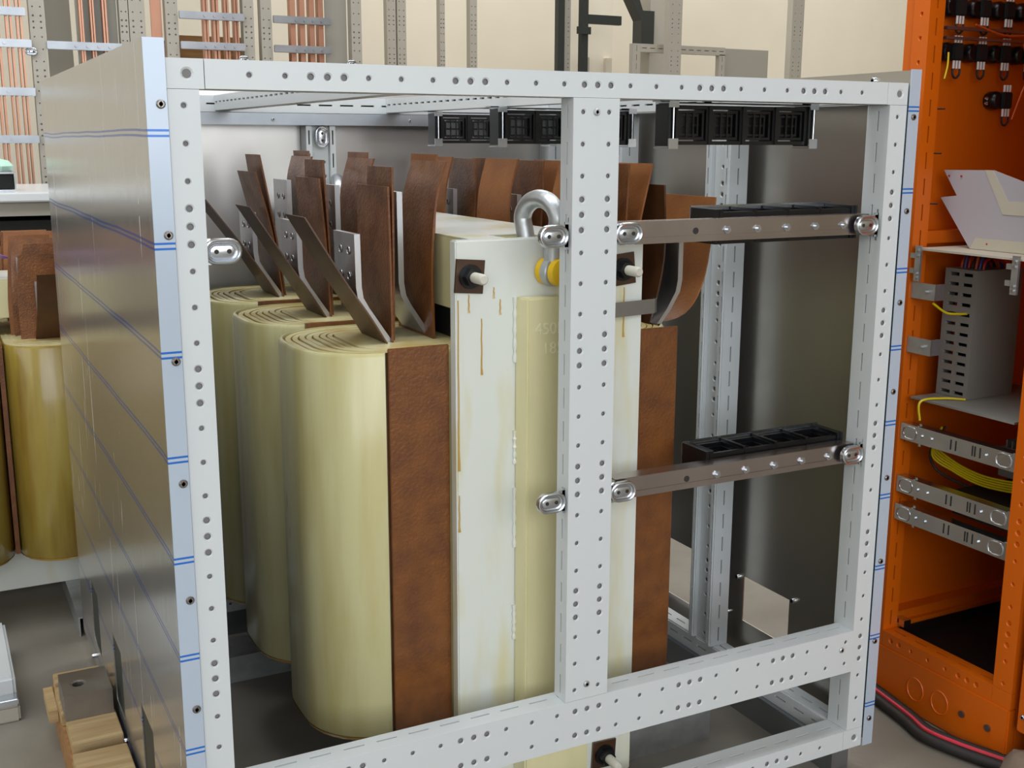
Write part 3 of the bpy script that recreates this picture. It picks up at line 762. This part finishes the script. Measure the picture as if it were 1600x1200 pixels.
o2 = thing('orange_cabinet', 'neighbouring orange cabinet of which one ribbed edge shows at the right', 'cabinet', (0,0,0))
for y0, y1, x0 in ((-.150,-.120,OX+.0), (-.180,-.156,OX-.012), (-.222,-.19,OX-.012)):
    MB().box((x0,y0,.02),(x0+.3,y1,2.0)).build('edge_profile', 'orange_paint', o2, bevel=.004)
MB().box((OX,-.5,FZ),(OX+.5,-.1605,.0195)).build('plinth', 'orange_paint', o2)
screw(o2, (OX-.0005,-.135,.055), '-x', .005, 'zinc', .004)

# zinc rails across the opening
def oval_x(parent, y, z):
    o = oval_bracket(parent, (0,0,0), 1); o.location = (OX+.006, y, z); o.rotation_euler = (0,0,-PI/2 if y > .1 else PI/2)
    if y <= .1: o.rotation_euler = (0,0,-PI/2)
    o.scale = (.8,.8,.9)
    return o
for i, z in enumerate((.526, .414, .354)):
    r = bpy.data.objects.new('mounting_rail', None); COL.objects.link(r); r.parent = oc; r.empty_display_size = .05
    mb = MB().prism([(OX+.004,z-.017),(OX+.03,z-.017),(OX+.03,z-.015),(OX+.006,z-.015),(OX+.006,z+.015),(OX+.03,z+.015),(OX+.03,z+.017),(OX+.004,z+.017)], 'y', -.06, .2215)
    mb.build('rail_channel', 'zinc', r, bevel=.0005)
    for y in (.195,-.035):
        o = oval_x(r, y, z)
        for c in list(o.children): pass
    for y in (.165,.14):
        MB().cyl((OX+.0045,y,z),(OX+.001,y,z),.0042,8).build('rail_bolt', 'zinc', r)
    for y in (.088,.076,.036,.03,.018):
        MB().box((OX+.0032,y,z-.009),(OX+.0042,y+.0025,z+.011)).build('rail_slot', 'hole_dark', r)
    MB().cyl((OX+.0045,.008,z),(OX+.0005,.008,z),.0042,8).build('rail_bolt', 'zinc', r)
# shelves
MB().box((OX+.006,-.045,.896),(OX+.30,.212,.9)).build('shelf', 'sheet_edge', oc)
MB().box((OX+.01,-.045,.596),(OX+.30,.205,.6)).build('shelf', 'psu_grey', oc)
for y in (.196,-.032):
    mb = MB().box((OX-.003,y,.835),(OX+.002,y+.014,.905)).box((OX-.003,y+.0145,.85),(OX+.002,y+.026,.86)).box((OX-.003,y+.0145,.88),(OX+.002,y+.026,.89))
    o = mb.build('shelf_hanger', 'galvanised', oc)
    for z in (.842,.85,.885,.895): MB().cyl((OX-.003,y+.007,z),(OX-.006,y+.007,z),.003,8).build('hanger_bolt', 'zinc', o)
# leaning sheet parts on the shelf
sh = thing('sheet_part', 'pale lilac cut sheet metal part standing on the shelf in the orange cabinet', 'metal sheet', (1.55,.1,.9005))
mb = MB().prism([(.051,.0),(-.085,.0),(-.085,.125),(.011,.152),(.13,.150),(.093,.101),(.133,.096)][::-1], 'x', 0, .003)
mb.build('sheet_body', 'sheet_lilac', sh)
MB().prism([(.050,.0005),(-.085,.0005),(-.085,.022),(.038,.022)][::-1], 'x', -.0012, -.0002).build('bare_edge', 'sheet_edge', sh)
MB().prism([(.011,.152),(-.03,.095),(-.085,.095),(-.085,.07),(-.02,.07),(.03,.152)][::-1], 'x', -.0012, -.0002).build('bare_edge', 'sheet_edge', sh)
for y, z in ((.115,.139),(.085,.139),(.01,.012)): MB().cyl((-.0016,y,z),(-.0003,y,z),.002,8).build('sheet_hole', 'red_wire', sh)
# vented grey supply box
ps = thing('supply_box', 'grey vented steel supply box standing on the lower shelf of the orange cabinet', 'supply box', (1.55,.127,.6005))
mb = MB(); Hh, Wd, rows = .258, .078, 13
for r in range(rows):
    for c in range(2):
        z0, z1 = Hh*r/rows, Hh*(r+1)/rows; y0, y1 = Wd*c/2, Wd*(c+1)/2
        py0, py1 = (y0+.010, y1-.004) if c == 0 else (y0+.004, y1-.010)
        pz0, pz1 = z0+.006, z1-.007
        vs = [(0,y0,z0),(0,y1,z0),(0,y1,z1),(0,y0,z1),(0,py0,pz0),(0,py1,pz0),(0,py1,pz1),(0,py0,pz1),(.006,py0,pz0),(.006,py1,pz0),(.006,py1,pz1),(.006,py0,pz1)]
        mb.add(vs, [(k, (k+1) % 4, 4+(k+1) % 4, 4+k) for k in range(4)] + [(4+k, 4+(k+1) % 4, 8+(k+1) % 4, 8+k) for k in range(4)])
mb.add([(0,0,0),(0,Wd,0),(0,Wd,Hh),(0,0,Hh),(.13,0,0),(.13,Wd,0),(.13,Wd,Hh),(.13,0,Hh)], [(0,1,5,4),(1,2,6,5),(2,3,7,6),(3,0,4,7),(4,5,6,7)])
mb.build('case', 'psu_grey', ps)
MB().box((.03,.004,.004),(.034,Wd-.004,Hh-.004)).build('inner_board', 'black_matt', ps)
for y, m in ((.058,'red_wire'),(.049,'blue_wire'),(.022,'blue_wire')):
    MB().cyl((.016,y,.06),(.016,y,.19),.0035,8).build('inner_wire', m, ps)
for i in range(7):
    m = ('red_wire','blue_wire','orange_wire','black_rubber')[i % 4]
    y = .012+i*.009; hh = .022+.006*(i % 3)
    MB().tube(curve_pts([(.03,y,Hh-.002),(.035,y,Hh+hh*.7),(.06,y+.006,Hh+hh),(.085,y,Hh+hh*.6),(.095,y,Hh-.002)]), .003, 7).build('wire', m, ps, smooth=True)
for z0 in (.80, .69):
    mb = MB().box((OX+.005,.16,z0),(OX+.008,.235,z0+.032)).box((OX+.0085,.16,z0),(OX+.03,.163,z0+.032)).cyl((OX+.005,.178,z0+.016),(OX-.004,.178,z0+.016),.003,8)
    mb.build('support_bracket', 'galvanised', oc)
# wires below
def wire(name, m, pts, r, label, cat, group=None):
    o = MB().tube(curve_pts(pts, 8), r, 8).build(name, m, None, smooth=True)
    return tag(o, label, cat, group)
wire('earth_wire', 'yellow_wire', [(1.478,.165,.795),(1.51,.16,.775),(1.535,.15,.772),(1.552,.145,.772)], .0024, 'short yellow wire running into the vents of the grey supply box', 'wire')
wire('earth_wire', 'yellow_wire', [(1.545,.125,.6025),(1.51,.15,.6035),(1.466,.166,.598),(1.466,.164,.56)], .0024, 'yellow wire drooping over the edge of the lower shelf', 'wire')
wb = thing('wire_bundle', 'bundle of yellow wires sagging between the zinc rails of the orange cabinet', 'wires', (1.55,.1,.45))
for i in range(5):
    dz = i*.0050
    MB().tube(curve_pts([(.01,.09,.08),(-.01-.002*i,.085,.045-dz),(.0,.04,.018-dz),(.01,-.01,.005-dz),(.01,-.065,.007-dz),(.02,-.12,.012-dz)], 8), .0022, 8).build('wire', 'yellow_wire', wb, smooth=True)
MB().tube(curve_pts([(.02,.09,.08),(-.012,.095,.03),(.0,.085,-.01),(.02,.03,-.03),(.03,-.05,-.035)], 8), .0028, 8).build('wire', 'black_rubber', wb, smooth=True)
hk = thing('heat_sink', 'grey finned unit behind the topmost zinc rail of the orange cabinet', 'heat sink', (1.592,-.08,.455))
MB().box((0,0,0),(.2,.15,.06)).build('unit_body', 'psu_grey', hk)
for i in range(11): MB().box((.002,.006+i*.013,.0605),(.19,.009+i*.013,.075)).build('fin', 'psu_grey', hk)
bx = thing('breaker_unit', 'black box behind the middle zinc rail of the orange cabinet', 'box', (1.53,-.08,.37))
MB().box((0,0,0),(.25,.20,.05)).build('unit_body', 'black_matt', bx); MB().box((-.003,.02,.035),(0,.06,.048)).build('terminal', 'zinc', bx)
# contact blocks high on the side wall
LBL = ['first','second','third','fourth']
rr = MB().box((1.52,.222,1.318),(1.90,.232,1.324)).box((1.52,.222,1.300),(1.90,.232,1.305)); rr.build('strip_rail', 'zinc_dull', oc)
def contact_block(label, loc, down=True):
    t = thing('contact_block', label, 'contact block', loc, 'black contact blocks in the orange cabinet')
    MB().tube([(0,0,0),(0,-.004,0),(0,-.022,0),(0,-.028,0)], [.016,.018,.018,.013], 16).build('housing', 'black_plastic', t, smooth=True)
    MB().box((.006,-.034,-.016),(.032,-.004,.016)).build('terminal_box', 'black_matt', t, bevel=.002)
    for dz in (-.006,.004): MB().tube([(-.018,-.012,dz),(-.022,-.012,dz)], [.004,.002], 10).build('chrome_screw', 'zinc', t, smooth=True)
    for i in range(3):
        MB().cyl((.01+.008*i,-.03,-.017),(.01+.008*i,-.03,-.032),.0024,8).build('wire_sleeve', 'white_sleeve', t)
        MB().cyl((.01+.008*i,-.03,.017),(.01+.008*i,-.03,.030),.0024,8).build('wire_sleeve', 'white_sleeve', t)
    MB().tube(curve_pts([(.008,-.03,-.032),(.01,-.03,-.045),(.018,-.03,-.05),(.027,-.03,-.043),(.028,-.03,-.032)]), .0022, 6).build('wire_loop', 'black_rubber', t, smooth=True)
    return t
for i in range(4):
    contact_block('black contact block, %s from the post in the lower row' % LBL[i], (1.545+.068*i,.262,1.278))
    contact_block('black contact block, %s from the post in the topmost row' % LBL[i], (1.545+.068*i,.262,1.362))
contact_block('lone black contact block low on the orange side wall', (1.695,.262,1.188))
for i, pts in enumerate(([(1.60,.225,1.33),(1.68,.22,1.312),(1.78,.22,1.318),(1.88,.22,1.325)], [(1.74,.225,1.30),(1.755,.22,1.24),(1.74,.22,1.20),(1.725,.225,1.15)])):
    wire('control_wire', 'orange_wire', pts, .0022, ('orange wire strung along the contact block rails','orange wire hanging down past the lone contact block')[i], 'wire')
wire('earth_wire', 'yellow_wire', [(1.528,.222,1.275),(1.526,.22,1.25),(1.521,.221,1.225)], .0018, 'thin yellow wire beside the orange post below the contact blocks', 'wire')
# cable on the floor in front of the orange plinth
cb = thing('floor_cable', 'thick black cable pair with red stripe lying along the orange plinth', 'cable', (1.44,.1,FZ))
P = [(.035,.20,.012),(.018,.10,.012),(.0,.0,.012),(-.015,-.06,.012),(.0,-.13,.012),(.03,-.21,.012)]
MB().tube(curve_pts(P, 8), .0115, 10).build('cable_core', 'black_rubber', cb, smooth=True)
MB().tube(curve_pts([(x-.026,y-.01,z) for x,y,z in P], 8), .0115, 10).build('cable_core', 'black_rubber', cb, smooth=True)
MB().tube(curve_pts([(x-.013,y-.005,z+.008) for x,y,z in P], 8), .0045, 8).build('red_core', 'red_stripe', cb, smooth=True)
sk = MB(); n = 16
rows = [(0,.036),(.012,.042),(.035,.040),(.06,.032),(.078,.018),(.082,0)]
vs = [((r+.003*math.sin(3*a+z*20)*(r>0))*math.cos(a), (r*.85+.003*math.cos(4*a)*(r>0))*math.sin(a), z) for z, r in rows for a in [2*PI*k/n for k in range(n)]]
sk.add(vs, [(i*n+k, i*n+(k+1) % n, (i+1)*n+(k+1) % n, (i+1)*n+k) for i in range(len(rows)-1) for k in range(n)])
mat('sack_cloth', srgb(126,108,92), 0.9, c2=srgb(100,84,72), scale=6, bump=.2)
tag(sk.build('cloth_sack', 'sack_cloth', None, smooth=True, loc=(1.415,-.18,FZ)), 'dull beige cloth bundle on the floor in the lower right corner', 'bundle')

# ------------------------------------------------------------------ racks and wall things in the background
def rack(name, label, y, posts, rails, bars, panels=(), m='grey_paint'):
    t = thing(name, label, 'rack', (posts[0][0] if posts else rails[0][0], y, FZ), None)
    X0 = t.location.x
    def loc(o): o.location = (-X0, -y, -FZ)
    for x0, x1 in posts:
        loc(member('post', t, (x0,y,FZ), (x1,y+.05,2.3), {'-y': ('holes', (.25,.75))}, m, start=0, hs_scale=.75))
    for x0, x1, z in rails:
        loc(MB().box((x0,y-.03,z-.015),(x1,y-.012,z+.015)).build('busbar_clamp', 'zinc_dull', t, bevel=.002))
        k = 0
        o = t.children[-1]
        for i in range(4):
            xx = x1-(x1-x0)*.62+(x1-x0)*.15*i
            MB().cyl((xx,y-.031,z),(xx,y-.036,z),.006,8).build('clamp_bolt', 'zinc_dull', o)
    for x0, x1 in bars:
        loc(MB().box((x0,y-.011,.2),(x1,y+.03,2.3)).build('copper_bar', 'copper', t))
    for x0, x1 in posts[-1:]:
        if rails:
            for dx, zz in ((-.03,1.43), (.03,1.12)):
                c = oval_bracket(t, (0,0,0), 1, False); c.location = ((x0+x1)/2-X0+dx, -.012, zz-FZ); c.scale = (.9,1,.9)
    for x0, x1, z0, z1 in panels:
        loc(MB().box((x0,y+.06,z0),(x1,y+.065,z1)).build('panel', 'panel_grey', t))
    return t
rack('busbar_rack', 'grey rack with copper bars at the upper left, left of the film covered panel', 3.4, [(.164,.218)],
     [(-.4,.15,1.572),(-.4,.163,1.457),(-.4,.163,1.281),(-.4,.163,1.105)], [(-.02,-.01),(.0,.008),(.035,.043),(.05,.058),(.079,.086),(.094,.101),(.117,.123),(.130,.137)])
rack('busbar_rack', 'grey rack with three copper bar pairs above the film covered panel', 3.42, [(.495,.528),(.531,.592)],
     [(.2185,.494,1.457)], [(.345,.351),(.353,.359),(.385,.391),(.394,.400),(.430,.437),(.440,.447)], [(.34,.494,.3,2.3)])
rack('busbar_rack', 'grey rack with four copper bars above the left end of the top rail', 3.44, [(.675,.724),(.987,1.032)],
     [(.7245,.986,1.595),(.7245,.986,1.478)], [(.823,.832),(.835,.843),(.861,.871),(.875,.885),(.908,.916),(.919,.927),(.948,.956),(.959,.966)])
rack('busbar_rack', 'grey rack with four broad copper bars and a bare side panel', 3.46, [(1.067,1.113),(1.463,1.509)],
     [(1.1135,1.362,1.598),(1.1135,1.362,1.480)], [(1.19,1.212),(1.231,1.253),(1.273,1.295),(1.312,1.334)], [(1.364,1.462,.3,2.3)])
rack('post_frame', 'bare pair of grey perforated posts against the cream wall', 4.6, [(2.07,2.122),(2.13,2.182)], [], [])
rack('post_frame', 'slim pair of grey posts left of the dark metal stand', 4.62, [(2.392,2.422),(2.576,2.62)], [], [])
cbar = thing('copper_strip', 'wide brown copper strip standing between two grey racks', 'copper strip', (.629,3.5,FZ))
MB().box((0,0,0),(.042,.01,2.3)).build('strip_bar', 'copper', cbar); MB().box((.005,-.012,1.2),(.037,-.0005,1.34)).build('splice_plate', 'dark_board', cbar)
cr = thing('wooden_crate', 'brown wooden crate seen behind the four copper bars', 'crate', (.80,3.85,FZ))
for i in range(9): MB().box((0,0,.005+i*.179),(.32,.02,.18+i*.179)).build('board', 'wood_side', cr)
for x in (0,.28): MB().box((x,.0205,0),(x+.04,.30,1.61)).build('corner_post', 'wood_side', cr)
cs = thing('curved_sheet', 'bowed pale grey sheet leaning behind the copper bar racks', 'metal sheet', (.235,3.62,FZ))
mb = MB(); vs = []; fs = []
for i in range(13):
    z = 2.3*i/12; y = .10*math.sin(PI*i/12); x = .02*math.sin(PI*i/12)
    vs += [(x,y,z),(.10+x,y+.03,z),(.10+x,y+.032,z),(x,y+.002,z)]
for i in range(12):
    for k in range(4): fs.append((i*4+k, i*4+(k+1) % 4, (i+1)*4+(k+1) % 4, (i+1)*4+k))
mb.add(vs, fs+[(0,1,2,3),(48,49,50,51)]).build('sheet', 'grey_paint', cs, smooth=True)
ds = thing('metal_stand', 'dark painted metal stand with a short side arm by the wall', 'stand', (3.02,4.4,FZ))
for x0 in (0,.155): MB().box((x0,0,0),(x0+.042,.04,2.3)).build('upright', 'dark_stand', ds)
MB().box((.198,0,1.82),(.42,.03,1.87)).build('arm', 'dark_stand', ds); MB().box((.12,-.01,1.76),(.21,-.0005,1.80)).build('joint_plate', 'dark_stand', ds)
rack('post_frame', 'single grey perforated post between the uprights of the dark stand', 4.46, [(3.078,3.135)], [], [])
pn = thing('partition', 'pale partition board behind the dark metal stand', 'partition', (3.24,4.75,FZ))
MB().box((0,0,0),(.36,.03,2.4)).build('board', 'cream_wall', pn); MB().box((.16,-.03,1.3),(.18,-.001,1.66)).build('slotted_strip', 'panel_grey', pn)
MB().box((.30,-.03,1.3),(.34,-.001,1.66)).build('wood_strip', 'sheet_edge', pn)
pc = thing('pillar', 'beige pillar with a dark steel brace at the top', 'pillar', (4.04,5.0,FZ))
MB().box((0,0,0),(.2,.2,4.9)).build('shaft', 'panel_grey', pc)
MB().prism([(-.30,2.25),(-.20,2.25),(-.09,1.98),(-.001,1.98),(-.001,1.74),(-.10,1.74),(-.10,1.92)], 'y', -.05, .05).build('brace', 'dark_stand', pc)
rack('post_frame', 'near pale perforated post in front of the leaning white frame', 4.0, [(3.495,3.581)], [], [])
rack('post_frame', 'pale perforated post right of the grey sheet panels', 4.02, [(4.378,4.465)], [], [])
lf = thing('leaning_frame', 'empty white rectangular frame propped upright behind a pale post', 'frame', (3.36,4.15,FZ))
for a, b in (((0,0,0),(.05,.04,1.70)), ((.60,0,0),(.64,.04,1.66)), ((.0505,0,1.655),(.64,.04,1.70))): 
    member('frame_bar', lf, a, b, {'-y': ('slots', .5) }, 'grey_paint')
gp = thing('metal_sheet', 'grey sheet panel standing right of the leaning white frame', 'panel', (4.03,4.2,FZ))
MB().box((0,0,0),(.33,.02,1.70)).build('panel_sheet', 'panel_grey', gp); MB().box((.3305,0,0),(.42,.02,1.45)).build('panel_step', 'panel_grey', gp)
gp = thing('metal_sheet', 'low grey sheet panel leaning at the back wall beside the orange post', 'panel', (4.62,4.3,FZ))
MB().box((0,0,0),(1.2,.02,1.43)).build('panel_sheet', 'panel_grey', gp)
for i in range(3): screw(gp, (.2+.3*i,0,1.4), '-y', .01, 'steel_dark')
